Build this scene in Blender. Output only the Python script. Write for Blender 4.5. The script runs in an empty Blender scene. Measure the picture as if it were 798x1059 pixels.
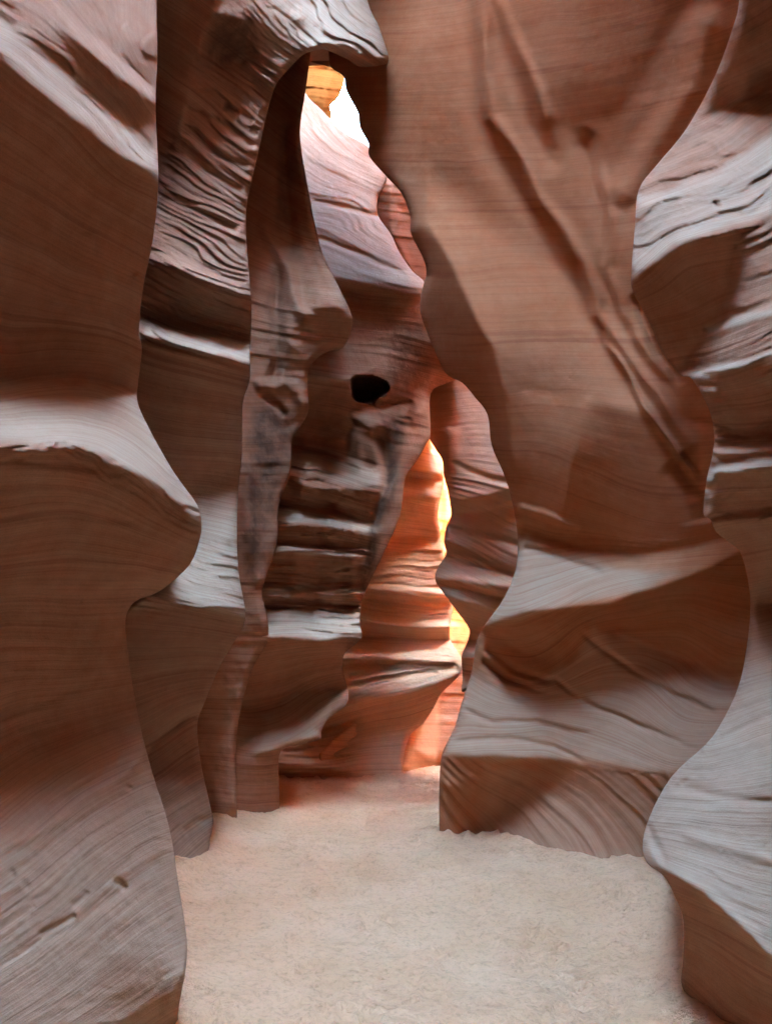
import bpy, math, time
import numpy as np

T0 = time.time()
scene = bpy.context.scene
COL = scene.collection

# ------------------------------------------------------------------ camera
CX, CY, F = 399.0, 529.5, 765.0          # measured on the photograph (798 x 1059)
PITCH = math.radians(12.0)
EYE = np.array([0.0, 0.0, 1.6])
cam_data = bpy.data.cameras.new('camera')
cam = bpy.data.objects.new('camera', cam_data)
COL.objects.link(cam)
cam.location = EYE
cam.rotation_euler = (math.pi / 2 + PITCH, 0, 0)
cam_data.sensor_fit = 'VERTICAL'
cam_data.sensor_height = 24.0
cam_data.lens = F / 1059.0 * 24.0
cam_data.clip_start = 0.05
cam_data.clip_end = 2000
scene.camera = cam

# ------------------------------------------------------------------ light
SUN_ELEV, SUN_AZ = math.radians(50), math.radians(104)     # azimuth: 0 = straight ahead (+Y), clockwise
world = bpy.data.worlds.new('World')
scene.world = world
world.use_nodes = True
wn = world.node_tree
wn.nodes.clear()
sky = wn.nodes.new('ShaderNodeTexSky')
sky.sky_type = 'NISHITA'
sky.sun_disc = False
sky.sun_elevation = SUN_ELEV
sky.sun_rotation = SUN_AZ
sky.air_density = 1.0
sky.dust_density = 0.5
sky.ozone_density = 1.3
bgn = wn.nodes.new('ShaderNodeBackground')
bgn.inputs['Strength'].default_value = 0.13
won = wn.nodes.new('ShaderNodeOutputWorld')
wn.links.new(sky.outputs[0], bgn.inputs[0])
wn.links.new(bgn.outputs[0], won.inputs[0])

sl = bpy.data.lights.new('sun', 'SUN')
sl.energy = 5.0
sl.angle = math.radians(0.53)
sl.color = (1.0, 0.93, 0.82)
so = bpy.data.objects.new('sun', sl)
COL.objects.link(so)
so.location = (3, 4, 20)
# the lamp shines along its local -Z: point +Z at the sun
sdir = np.array([math.sin(SUN_AZ) * math.cos(SUN_ELEV), math.cos(SUN_AZ) * math.cos(SUN_ELEV), math.sin(SUN_ELEV)])
from mathutils import Vector
so.rotation_euler = Vector(sdir.tolist()).to_track_quat('Z', 'Y').to_euler()

vs = scene.view_settings
vs.view_transform = 'Standard'
vs.look = 'None'
vs.gamma = 1.0
vs.use_curve_mapping = False
vs.exposure = 7.85
vs.use_white_balance = True          # the phone's cool white balance for the shade
vs.white_balance_temperature = 5900
vs.white_balance_tint = -14

cy = scene.cycles
cy.max_bounces = 10
cy.diffuse_bounces = 10
cy.glossy_bounces = 2
cy.caustics_reflective = False
cy.caustics_refractive = False
cy.use_denoising = True
cy.use_adaptive_sampling = True
cy.adaptive_threshold = 0.02
cy.sample_clamp_indirect = 6.0

# ------------------------------------------------------------------ noise and field tools
def _hash(ix, iy, seed):
    h = (ix.astype(np.int64) * 374761393 + iy.astype(np.int64) * 668265263 + seed * 974634777) & 0xffffffff
    h = ((h ^ (h >> 13)) * 1274126177) & 0xffffffff
    h = h ^ (h >> 16)
    return (h & 0xffffff) / float(0xffffff) * 2 - 1

def vn(x, y, seed=0):
    ix = np.floor(x); iy = np.floor(y)
    fx = x - ix; fy = y - iy
    fx = fx * fx * fx * (fx * (fx * 6 - 15) + 10); fy = fy * fy * fy * (fy * (fy * 6 - 15) + 10)
    a = _hash(ix, iy, seed); b = _hash(ix + 1, iy, seed)
    c = _hash(ix, iy + 1, seed); d = _hash(ix + 1, iy + 1, seed)
    return (a * (1 - fx) + b * fx) * (1 - fy) + (c * (1 - fx) + d * fx) * fy

def fbm(x, y, seed=0, octv=4, gain=0.5):
    s = 0; a = 1.0; n = 0
    for o in range(octv):
        s = s + a * vn(x * 2 ** o + 17.3 * o, y * 2 ** o - 9.1 * o, seed + o)
        n += a; a *= gain
    return s / n

def tps(points, values, X, Y, smooth=0.0):
    p = np.array(points, float) / 300.0
    v = np.array(values, float)
    n = len(p)
    def U(r2): return 0.5 * r2 * np.log(np.maximum(r2, 1e-12))
    d2 = ((p[:, None] - p[None]) ** 2).sum(-1)
    K = U(d2) + np.diag(np.broadcast_to(smooth, (n,)))
    Pm = np.concatenate([np.ones((n, 1)), p], 1)
    A = np.zeros((n + 3, n + 3)); A[:n, :n] = K; A[:n, n:] = Pm; A[n:, :n] = Pm.T
    sol = np.linalg.lstsq(A, np.concatenate([v, [0, 0, 0]]), rcond=None)[0]
    x = X / 300.0; y = Y / 300.0
    out = sol[n] + sol[n + 1] * x + sol[n + 2] * y
    for i in range(n):
        out = out + sol[i] * U((x - p[i, 0]) ** 2 + (y - p[i, 1]) ** 2)
    return out

def catmull(pts, k=4, closed=True):
    P = np.array(pts, float); n = len(P); out = []
    rng = range(n) if closed else range(n - 1)
    for i in rng:
        if closed:
            p0, p1, p2, p3 = P[i - 1], P[i], P[(i + 1) % n], P[(i + 2) % n]
        else:
            p0, p1, p2, p3 = P[max(i - 1, 0)], P[i], P[i + 1], P[min(i + 2, n - 1)]
        for j in range(k):
            t = j / k
            c = 0.5 * ((2 * p1) + (p2 - p0) * t + (2 * p0 - 5 * p1 + 4 * p2 - p3) * t * t + (3 * p1 - p0 - 3 * p2 + p3) * t ** 3)
            l = p1 * (1 - t) + p2 * t
            # long straight jumps keep their corners, short steps are rounded
            L = np.hypot(*(p2 - p1))
            w = 1.0 if L < 60 else max(0.0, 1 - (L - 60) / 60)
            out.append(l * (1 - w) + c * w)
    if not closed: out.append(P[-1])
    return np.array(out)

def sdf(poly, X, Y, want_near=False):
    """signed distance, + inside"""
    best = np.full(X.shape, 1e18); inside = np.zeros(X.shape, bool)
    if want_near: NX = X.copy(); NY = Y.copy()
    n = len(poly)
    for i in range(n):
        x0, y0 = poly[i]; x1, y1 = poly[(i + 1) % n]
        dx, dy = x1 - x0, y1 - y0
        L2 = dx * dx + dy * dy
        if L2 < 1e-9: continue
        t = np.clip(((X - x0) * dx + (Y - y0) * dy) / L2, 0, 1)
        qx = x0 + t * dx; qy = y0 + t * dy
        d2 = (X - qx) ** 2 + (Y - qy) ** 2
        m = d2 < best
        best = np.where(m, d2, best)
        if want_near:
            NX = np.where(m, qx, NX); NY = np.where(m, qy, NY)
        if y0 != y1:
            c = ((y0 > Y) != (y1 > Y)) & (X < dx * (Y - y0) / dy + x0)
            inside ^= c
    s = np.sqrt(best) * np.where(inside, 1, -1)
    return (s, NX, NY) if want_near else s

def line_dist(pts, X, Y):
    best = np.full(X.shape, 1e18)
    side = np.zeros(X.shape); tt = np.zeros(X.shape)
    P = np.array(pts, float); n = len(P) - 1
    for i in range(n):
        x0, y0 = P[i]; x1, y1 = P[i + 1]
        dx, dy = x1 - x0, y1 - y0; L2 = dx * dx + dy * dy
        t = np.clip(((X - x0) * dx + (Y - y0) * dy) / L2, 0, 1)
        qx = x0 + t * dx; qy = y0 + t * dy
        d2 = (X - qx) ** 2 + (Y - qy) ** 2
        m = d2 < best
        best = np.where(m, d2, best)
        cr = (dx * (Y - y0) - dy * (X - x0)) / math.sqrt(L2)
        side = np.where(m, np.sign(cr), side)
        tt = np.where(m, (i + t) / n, tt)
    return np.sqrt(best), side, tt

def ledges(u, X, long_, seed):
    """stacked beds: each slopes out to a lip and is cut back sharply beneath it"""
    k = np.floor(u); fr = u - k
    h = np.clip(.45 + .9 * vn(k * 1.37 + 4.1, X / long_, seed), 0, 1.3)
    h2 = np.clip(.45 + .9 * vn((k + 1) * 1.37 + 4.1, X / long_, seed), 0, 1.3)
    out = smooth01(fr / .78)
    cut = smooth01((fr - .84) / .14)
    return .5 - out * h * (1 - cut) + 0 * h2

def smooth01(t):
    t = np.clip(t, 0, 1)
    return t * t * (3 - 2 * t)

def ray_floor_D(py):
    up = (CY - py) / F
    d = -EYE[2] / (math.sin(PITCH) + up * math.cos(PITCH))
    return d * (math.cos(PITCH) - up * math.sin(PITCH))

SP, CP = math.sin(PITCH), math.cos(PITCH)
def unproject(px, py, D):
    """photo ray (px, py) taken out to the horizontal distance D in front of the eye"""
    r = (px - CX) / F; u = (CY - py) / F
    d = D / (CP - u * SP)
    return np.stack([EYE[0] + r * d, EYE[1] + D, EYE[2] + d * (SP + u * CP)], -1)

# stroke kinds: ('s', tilt, blur, polygon [, sideways]) | ('r', height_px, width_px, polyline) ridge (+) or groove (-)
SOFT, UPT, DNT, STR = 8.0, 1.7, 2.3, .4
def S(tilt, blur, pts, sx=None): return ('s', tilt, blur, pts, sx)
def BAND(tilt, blur, top, bot, sx=None): return ('s', tilt, blur, list(top) + list(bot)[::-1], sx)
def RDG(h, w, pts): return ('r', h, w, pts, None)

def mesh_object(name, verts, faces, mat, attrs=None, parent=None, smooth=True):
    me = bpy.data.meshes.new(name)
    verts = np.asarray(verts, np.float32); faces = np.asarray(faces, np.int32)
    me.vertices.add(len(verts)); me.vertices.foreach_set('co', verts.ravel())
    nf = len(faces)
    me.loops.add(nf * 4); me.loops.foreach_set('vertex_index', faces.ravel())
    me.polygons.add(nf)
    me.polygons.foreach_set('loop_start', np.arange(0, nf * 4, 4, dtype=np.int32))
    me.polygons.foreach_set('loop_total', np.full(nf, 4, np.int32))
    me.polygons.foreach_set('use_smooth', np.full(nf, smooth))
    me.update(calc_edges=True); me.validate()
    for k, v in (attrs or {}).items():
        a = me.attributes.new(k, 'FLOAT', 'POINT'); a.data.foreach_set('value', np.asarray(v, np.float32))
    me.materials.append(mat)
    o = bpy.data.objects.new(name, me); COL.objects.link(o)
    if parent: o.parent = parent
    return o

def rock(name, label, cat, outline, depth, strokes, bedding, mat, base_tilt=0.0, step=2.0, keep=260.0,
         edge=12.0, strata=(0.010, 9.0), rough=0.012, rough_map=(), stain_shade=(), pale=(), back=2.5, inward=22.0, seed=1,
         group=None, pit=None, strata_map=(), cross=(), parts=(), face_name='rock_face', wander=0.0):
    poly = catmull(outline, 4)
    if wander:
        i = np.arange(len(poly)); poly = poly + wander * np.stack([vn(i * .37, i * 0 + 1.5, seed), vn(i * .37, i * 0 + 7.5, seed)], -1)
    x0, y0 = poly.min(0) - 2 * step; x1, y1 = poly.max(0) + 2 * step
    gx = np.arange(x0, x1 + step, step); gy = np.arange(y0, y1 + step, step)
    X, Y = np.meshgrid(gx, gy)
    sd, NX, NY = sdf(poly, X, Y, True)
    # --- slopes asked for by the folds and ledges, then the surface that has them
    ty = np.full(X.shape, base_tilt); tx = np.zeros(X.shape); rid = np.zeros(X.shape)
    # strokes wander a little so that no lip is a ruled line
    WX = X + 3.0 * fbm(X / 38, Y / 38, seed + 50, 3); WY = Y + 3.0 * fbm(X / 38, Y / 38, seed + 60, 3)
    for k, a, b, pts, sx in strokes:
        if k == 's':
            al = smooth01(sdf(np.array(pts, float), WX, WY) / b + 0.5)
            ty = ty * (1 - al) + a * al
            if sx is not None: tx = tx * (1 - al) + sx * al
        else:
            dd, side, tt = line_dist(pts, WX, WY)
            taper = smooth01(np.minimum(tt, 1 - tt) * 8 + 0.15)
            rid = rid - a / F * np.exp(-(dd / b) ** 2) * taper
    ty = np.where(ty > 0, ty * UPT + 1.5 * np.maximum(ty - .8, 0), ty * DNT)
    H, W = X.shape
    PH, PW = H + 120, W + 120
    Gy = np.zeros((PH, PW)); Gx = np.zeros((PH, PW))
    Gy[60:60 + H, 60:60 + W] = -ty / F * step     # py grows downward
    Gx[60:60 + H, 60:60 + W] = tx / F * step
    ky = 2 * np.pi * np.fft.fftfreq(PH)[:, None]; kx = 2 * np.pi * np.fft.fftfreq(PW)[None]
    k0 = step / keep
    div = 1j * ky * np.fft.fft2(Gy) + 1j * kx * np.fft.fft2(Gx)
    R = -div / (kx ** 2 + ky ** 2 + k0 ** 2)
    rel = np.real(np.fft.ifft2(R))[60:60 + H, 60:60 + W] + rid
    # --- bedding planes
    bp, bv = [], []
    for val, pts in bedding:
        for q in pts: bp.append(q); bv.append(val)
    CXc = np.clip(X, -250, 1050); CYc = np.clip(Y, -350, 1250)
    bed = tps(bp, bv, CXc, CYc, 0.002)
    for cpoly, cbed in cross:
        bp = [q for v_, pts in cbed for q in pts]; bv = [v_ for v_, pts in cbed for q in pts]
        al = smooth01(sdf(np.array(cpoly, float), WX, WY) / 2.0 + .5)
        bed = bed * (1 - al) + tps(bp, bv, CXc, CYc, .002) * al
    bedw = bed + 5 * fbm(X / 90, Y / 90, seed + 5, 3)
    amp, per = strata
    st = vn(bedw / per, X / 260, seed + 11) * 0.9 + vn(bedw / (per * .42), X / 160, seed + 12) * 0.5 + vn(bedw / (per * 2.6), X / 400, seed + 13) * 1.3
    st = st * .55 + 1.3 * ledges(bedw / (per * 1.3) + .35 * fbm(X / 110, Y / 60, seed + 14, 2), X, 140, seed + 15)
    mod = 0.55 + 0.75 * fbm(X / 120, bed / 50, seed + 20, 2)
    for val, blur, pts in strata_map:
        al = smooth01(sdf(np.array(pts, float), X, Y) / blur + 0.5); mod = mod * (1 - al) + val * al
    rel = rel + STR * amp * st * np.clip(mod, 0.05, 9) * 0.1
    rel = rel + rough * (fbm(X / 70, Y / 70, seed + 30, 5) * 0.8) * 0.3
    for val, blur, sxx, syy, pts in rough_map:
        al = smooth01(sdf(np.array(pts, float), WX, WY) / blur + 0.5)
        u = bedw / (syy * 1.9) + 1.4 * vn(bedw / (syy * 8.0), X / 150, seed + 44) + .6 * vn(X / 48, Y / 48, seed + 45) + .7 * fbm(X / (sxx * 1.6), Y / 30, seed + 40, 3)
        q = ledges(u, X, sxx * 1.4, seed + 41) + .45 * ledges(u * 2.3 + 3.3, X, sxx, seed + 42) + .5 * fbm(X / sxx, bedw / syy, seed + 43, 4, .6)
        rel = rel + val * al * q * 0.10
    if pit:
        pcx, pcy, prx, pry, pd = pit
        an = np.arctan2(Y - pcy, X - pcx)
        rr = np.hypot((X - pcx) / prx, (Y - pcy) / pry) / (1 + .10 * np.cos(3 * an + .6) + .05 * np.cos(5 * an))
        rel = rel + pd * smooth01((1.04 - rr) / 0.13)
    # --- rounded silhouettes
    t = np.clip(sd / edge, 0, 1)
    rel = rel + edge / F * (1 - np.sqrt(np.clip(1 - (1 - t) ** 2, 0, 1)))
    # --- the base surface goes through the measured anchors
    ap, av, asm = [], [], []
    for (ax, ay, aD) in depth:
        if aD == 'F':
            aD = ray_floor_D(ay); asm.append(.004)
        else: asm.append(SOFT)
        i = int(np.clip(round((ay - y0) / step), 0, H - 1)); j = int(np.clip(round((ax - x0) / step), 0, W - 1))
        ap.append((ax, ay)); av.append(math.log(aD) - rel[i, j])
    base = tps(ap, av, X, Y, np.array(asm))
    D = np.exp(base + rel)
    # --- mesh
    ok = sd > -0.25 * step
    q = ok[:-1, :-1] & ok[1:, :-1] & ok[:-1, 1:] & ok[1:, 1:]
    idx = np.arange(H * W).reshape(H, W)
    quads = np.stack([idx[:-1, :-1][q], idx[1:, :-1][q], idx[1:, 1:][q], idx[:-1, 1:][q]], -1)
    e = np.concatenate([quads[:, [0, 1]], quads[:, [1, 2]], quads[:, [2, 3]], quads[:, [3, 0]]])
    key = np.minimum(e[:, 0], e[:, 1]).astype(np.int64) * (H * W) + np.maximum(e[:, 0], e[:, 1])
    uq, inv, cnt = np.unique(key, return_inverse=True, return_counts=True)
    be = e[cnt[inv] == 1]
    bvt = np.unique(be)
    PX = X.ravel().copy(); PY = Y.ravel().copy(); Df = D.ravel()
    PX[bvt] = NX.ravel()[bvt]; PY[bvt] = NY.ravel()[bvt]
    used = np.unique(quads); remap = np.full(H * W, -1); remap[used] = np.arange(len(used))
    verts = [unproject(PX[used], PY[used], Df[used])]
    faces = [remap[quads]]
    # the rock turns away behind its edge and runs back into the cliff
    sy_, sx_ = np.gradient(sd, step)
    k = max(3, int(9 / step))
    def blur(a):
        c = np.cumsum(np.pad(a, ((k, k), (0, 0)), 'edge'), 0); a = (c[2 * k:] - c[:-2 * k]) / (2 * k)
        c = np.cumsum(np.pad(a, ((0, 0), (k, k)), 'edge'), 1); return (c[:, 2 * k:] - c[:, :-2 * k]) / (2 * k)
    ix_ = blur(sx_).ravel()[bvt]; iy_ = blur(sy_).ravel()[bvt]
    nn = np.hypot(ix_, iy_) + 1e-6; ix_ /= nn; iy_ /= nn
    nb = len(bvt); off = len(used); bm = np.full(H * W, -1); prev = remap.copy()
    bed_b = bedw.ravel()[bvt]; beds = [bedw.ravel()[used]]
    for j, (inn, bk) in enumerate([(0.03, .02), (0.12, .08), (.25, .2), (.45, .42), (.7, .7), (1.0, 1.0)]):
        wob = 1 + 0.25 * vn(PX[bvt] / 40 + 9 * j, PY[bvt] / 40, seed + 70)
        Dn = Df[bvt] + back * bk * wob
        xx = PX[bvt] + ix_ * inward * inn; yy = PY[bvt] + iy_ * inward * inn
        verts.append(unproject(xx, yy, Dn)); beds.append(bed_b)
        cur = np.full(H * W, -1); cur[bvt] = off + np.arange(nb); off += nb
        faces.append(np.stack([prev[be[:, 1]], prev[be[:, 0]], cur[be[:, 0]], cur[be[:, 1]]], -1))
        prev = cur
    verts = np.concatenate(verts); faces = np.concatenate(faces)
    stv = np.zeros(X.shape)
    for val, blr, pts in stain_shade:
        al = smooth01(sdf(np.array(pts, float), X + 10 * fbm(X / 22, Y / 70, seed + 80, 3), Y + 14 * fbm(X / 20, Y / 50, seed + 81, 3)) / blr + 0.5)
        stv = np.maximum(stv, val * al)
    plv = np.zeros(X.shape)
    for val, blr, pts in pale:
        al = smooth01(sdf(np.array(pts, float), X + 8 * fbm(X / 30, Y / 30, seed + 82, 3), Y + 8 * fbm(X / 40, Y / 24, seed + 83, 3)) / blr + 0.5)
        plv = np.maximum(plv, val * al)
    plf = np.concatenate([plv.ravel()[used]] + [plv.ravel()[bvt]] * 6)
    stf = np.concatenate([stv.ravel()[used]] + [stv.ravel()[bvt]] * 6)
    bedf = np.concatenate(beds)
    pxa = np.concatenate([PX[used]] + [PX[bvt]] * 6); pya = np.concatenate([PY[used]] + [PY[bvt]] * 6)
    fcx = pxa[faces].mean(1); fcy = pya[faces].mean(1); left = np.ones(len(faces), bool); jobs = []
    for pname, ppoly in parts:
        m_ = (sdf(catmull(ppoly, 4), fcx, fcy) > 0) & left; left &= ~m_; jobs.append((pname, faces[m_]))
    if parts:
        # normals of the undivided rock, so that its parts meet without a seam
        fa = verts[faces]; fn = np.cross(fa[:, 2] - fa[:, 0], fa[:, 3] - fa[:, 1]); vnrm = np.zeros_like(verts)
        for c_ in range(4): np.add.at(vnrm, faces[:, c_], fn)
        vnrm /= np.linalg.norm(vnrm, axis=1)[:, None] + 1e-12
        a0 = [q_ for q_ in depth if q_[2] == 'F'] or depth
        org = unproject(np.array([float(a0[0][0])]), np.array([float(a0[0][1])]), np.array([ray_floor_D(a0[0][1]) if a0[0][2] == 'F' else a0[0][2]]))[0]
        o = bpy.data.objects.new(name, None); COL.objects.link(o); o.location = org; o.empty_display_size = .3
        for pname, fs in [(face_name, faces[left])] + jobs:
            u_ = np.unique(fs); rm = np.full(len(verts), -1); rm[u_] = np.arange(len(u_))
            po = mesh_object(pname, verts[u_] - org, rm[fs], mat, {'bedding': bedf[u_], 'varnish_shade': stf[u_], 'pale': plf[u_]}, o)
            if len(po.data.vertices) == len(u_): po.data.normals_split_custom_set_from_vertices(vnrm[u_].tolist())
    else:
        o = mesh_object(name, verts, faces, mat, {'bedding': bedf, 'varnish_shade': stf, 'pale': plf})
    o['label'] = label; o['category'] = cat
    if group: o['group'] = group
    return o

# ------------------------------------------------------------------ materials
def nd(nt, t, **kw):
    n = nt.nodes.new(t)
    for k, v in kw.items(): setattr(n, k, v)
    return n

def sandstone(name, c_lo, c_hi, streak=0.5, per=6.0, bump=1.0, scale=1.0, spec=.07):
    m = bpy.data.materials.new(name); m.use_nodes = True; nt = m.node_tree; nt.nodes.clear(); L = nt.links.new
    out = nd(nt, 'ShaderNodeOutputMaterial'); bs = nd(nt, 'ShaderNodeBsdfPrincipled')
    bs.inputs['Roughness'].default_value = 0.92
    bs.inputs['Specular IOR Level'].default_value = spec
    L(bs.outputs[0], out.inputs[0])
    geo = nd(nt, 'ShaderNodeNewGeometry')
    at = nd(nt, 'ShaderNodeAttribute', attribute_name='bedding')
    av = nd(nt, 'ShaderNodeAttribute', attribute_name='varnish_shade')
    # (x, y, bedding) coordinates: noise stretched along the beds
    def bedco(fx, fb, zz=0.0):
        mu = nd(nt, 'ShaderNodeVectorMath', operation='MULTIPLY'); L(geo.outputs['Position'], mu.inputs[0]); mu.inputs[1].default_value = (fx, fx, fx * .5)
        mb = nd(nt, 'ShaderNodeMath', operation='MULTIPLY'); L(at.outputs['Fac'], mb.inputs[0]); mb.inputs[1].default_value = fb
        cb = nd(nt, 'ShaderNodeCombineXYZ'); L(mb.outputs[0], cb.inputs[2]); cb.inputs[0].default_value = zz
        ad = nd(nt, 'ShaderNodeVectorMath', operation='ADD'); L(mu.outputs[0], ad.inputs[0]); L(cb.outputs[0], ad.inputs[1])
        return ad.outputs[0]
    def noise(vec, sc, det=4, rough=.55):
        n = nd(nt, 'ShaderNodeTexNoise'); n.inputs['Scale'].default_value = sc; n.inputs['Detail'].default_value = det
        n.inputs['Roughness'].default_value = rough; L(vec, n.inputs['Vector']); return n.outputs['Fac']
    def mr(v, a, b, c, d):
        n = nd(nt, 'ShaderNodeMapRange'); L(v, n.inputs[0])
        for i, x in enumerate((a, b, c, d)): n.inputs[i + 1].default_value = x
        return n.outputs[0]
    def math_(op, a, b):
        n = nd(nt, 'ShaderNodeMath', operation=op)
        for i, x in enumerate((a, b)):
            if isinstance(x, (int, float)): n.inputs[i].default_value = x
            else: L(x, n.inputs[i])
        return n.outputs[0]
    s1 = noise(bedco(.35, 1.0 / per), 1.0, 6, .62)
    s2 = noise(bedco(.8, 3.2 / per, 4.), 1.0, 3, .5)
    big = noise(geo.outputs['Position'], 0.8, 4, .5)
    mott = noise(geo.outputs['Position'], 9.0, 5, .6)
    grain = noise(geo.outputs['Position'], 160.0 * scale, 2, .6)
    f = math_('ADD', math_('MULTIPLY', mr(s1, .3, .7, 0, 1), streak), math_('MULTIPLY', mr(s2, .3, .7, 0, 1), streak * .45))
    f = math_('ADD', f, math_('MULTIPLY', mr(big, .35, .65, 0, 1), .35))
    f = math_('ADD', f, math_('MULTIPLY', mr(mott, .3, .7, -.5, .5), .22))
    cr = nd(nt, 'ShaderNodeMix', data_type='RGBA'); L(mr(f, .1, streak * 1.2 + .4, 0, 1), cr.inputs[0])
    cr.inputs[6].default_value = (*c_lo, 1); cr.inputs[7].default_value = (*c_hi, 1)
    # thin iron-dark laminae
    lam = noise(bedco(.25, 2.1 / per, 9.), 1.0, 2, .5)
    lamf = mr(lam, .60, .68, 0, .38)
    c2 = nd(nt, 'ShaderNodeMix', data_type='RGBA'); L(lamf, c2.inputs[0]); L(cr.outputs[2], c2.inputs[6])
    c2.inputs[7].default_value = (c_lo[0] * .62, c_lo[1] * .5, c_lo[2] * .5, 1)
    # crisp hair-thin laminae and grain
    fine = noise(bedco(.5, 11. / per, 6.), 1.0, 4, .7)
    dk = math_('MULTIPLY', mr(fine, .34, .56, .94 - streak * .42, 1.0), mr(grain, .3, .6, .88, 1.04))
    cf = nd(nt, 'ShaderNodeVectorMath', operation='SCALE'); L(c2.outputs[2], cf.inputs[0]); L(dk, cf.inputs['Scale'])
    # light on the ledges and faces painted in as paler colour
    ap_ = nd(nt, 'ShaderNodeAttribute', attribute_name='pale')
    cp = nd(nt, 'ShaderNodeMix', data_type='RGBA'); L(math_('MULTIPLY', ap_.outputs['Fac'], mr(fine, .35, .6, .5, 1)), cp.inputs[0]); L(cf.outputs[0], cp.inputs[6])
    cp.inputs[7].default_value = (.45, .335, .225, 1)
    # desert varnish streaks, plus shade painted dark into recesses
    vz = mr(noise(geo.outputs['Position'], 5.0, 5, .6), .3, .6, .25, 1)
    c3 = nd(nt, 'ShaderNodeMix', data_type='RGBA'); L(math_('MULTIPLY', av.outputs['Fac'], vz), c3.inputs[0]); L(cp.outputs[2], c3.inputs[6])
    c3.inputs[7].default_value = (.07, .033, .02, 1)
    L(c3.outputs[2], bs.inputs['Base Color'])
    # relief finer than the mesh
    hgt = math_('ADD', math_('MULTIPLY', s1, .010), math_('MULTIPLY', s2, .007))
    hgt = math_('ADD', hgt, math_('MULTIPLY', noise(bedco(1.2, 9. / per, 2.), 1.0, 3, .6), .0028))
    hgt = math_('ADD', hgt, math_('MULTIPLY', mott, .012))
    hgt = math_('ADD', hgt, math_('MULTIPLY', grain, .0026))
    pits = nd(nt, 'ShaderNodeTexVoronoi'); pits.inputs['Scale'].default_value = 4.5; L(geo.outputs['Position'], pits.inputs['Vector'])
    hgt = math_('ADD', hgt, math_('MULTIPLY', mr(pits.outputs['Distance'], .0, .09, -1, 0), .010))
    bp = nd(nt, 'ShaderNodeBump'); bp.inputs['Strength'].default_value = 0.8 * bump; bp.inputs['Distance'].default_value = 1.0
    L(hgt, bp.inputs['Height']); L(bp.outputs[0], bs.inputs['Normal'])
    return m

def sand_mat():
    m = bpy.data.materials.new('sand'); m.use_nodes = True; nt = m.node_tree; nt.nodes.clear(); L = nt.links.new
    out = nd(nt, 'ShaderNodeOutputMaterial'); bs = nd(nt, 'ShaderNodeBsdfPrincipled')
    bs.inputs['Roughness'].default_value = .95; bs.inputs['Specular IOR Level'].default_value = .1
    L(bs.outputs[0], out.inputs[0])
    geo = nd(nt, 'ShaderNodeNewGeometry')
    def noise(sc, det, r=.6):
        n = nd(nt, 'ShaderNodeTexNoise'); n.inputs['Scale'].default_value = sc; n.inputs['Detail'].default_value = det; n.inputs['Roughness'].default_value = r
        L(geo.outputs['Position'], n.inputs['Vector']); return n.outputs['Fac']
    a = noise(1.3, 5); b = noise(32, 5, .72); c = noise(14, 4, .6)
    rp = nd(nt, 'ShaderNodeValToRGB'); L(a, rp.inputs[0])
    rp.color_ramp.elements[0].position = .3; rp.color_ramp.elements[0].color = (.76, .395, .20, 1)
    rp.color_ramp.elements[1].position = .7; rp.color_ramp.elements[1].color = (.83, .465, .26, 1)
    mx = nd(nt, 'ShaderNodeMix', data_type='RGBA'); mx.blend_type = 'MULTIPLY'
    r2 = nd(nt, 'ShaderNodeValToRGB'); L(b, r2.inputs[0])
    r2.color_ramp.elements[0].position = .28; r2.color_ramp.elements[0].color = (.62, .55, .5, 1)
    r2.color_ramp.elements[1].position = .5; r2.color_ramp.elements[1].color = (1, 1, 1, 1)
    mx.inputs[0].default_value = .6
    L(rp.outputs[0], mx.inputs[6]); L(r2.outputs[0], mx.inputs[7]); L(mx.outputs[2], bs.inputs['Base Color'])
    mp = nd(nt, 'ShaderNodeMapping'); mp.inputs['Scale'].default_value = (7, 13, 7); mp.inputs['Rotation'].default_value = (0, 0, .25); L(geo.outputs['Position'], mp.inputs['Vector'])
    sc = nd(nt, 'ShaderNodeTexNoise'); sc.inputs['Scale'].default_value = 1.0; sc.inputs['Detail'].default_value = 6; sc.inputs['Roughness'].default_value = .68; sc.inputs['Distortion'].default_value = .6
    L(mp.outputs[0], sc.inputs['Vector'])
    r3 = nd(nt, 'ShaderNodeValToRGB'); L(sc.outputs['Fac'], r3.inputs[0])
    r3.color_ramp.elements[0].position = .36; r3.color_ramp.elements[0].color = (.66, .58, .52, 1)
    r3.color_ramp.elements[1].position = .48; r3.color_ramp.elements[1].color = (1, 1, 1, 1)
    m3 = nd(nt, 'ShaderNodeMix', data_type='RGBA'); m3.blend_type = 'MULTIPLY'; m3.inputs[0].default_value = .26
    L(mx.outputs[2], m3.inputs[6]); L(r3.outputs[0], m3.inputs[7]); L(m3.outputs[2], bs.inputs['Base Color'])
    c = sc.outputs['Fac']
    ad = nd(nt, 'ShaderNodeMath', operation='MULTIPLY_ADD'); L(b, ad.inputs[0]); ad.inputs[1].default_value = .03
    mu = nd(nt, 'ShaderNodeMath', operation='MULTIPLY'); L(c, mu.inputs[0]); mu.inputs[1].default_value = .07; L(mu.outputs[0], ad.inputs[2])
    bp = nd(nt, 'ShaderNodeBump'); bp.inputs['Strength'].default_value = .9; bp.inputs['Distance'].default_value = 1.0
    L(ad.outputs[0], bp.inputs['Height']); L(bp.outputs[0], bs.inputs['Normal'])
    return m

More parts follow.
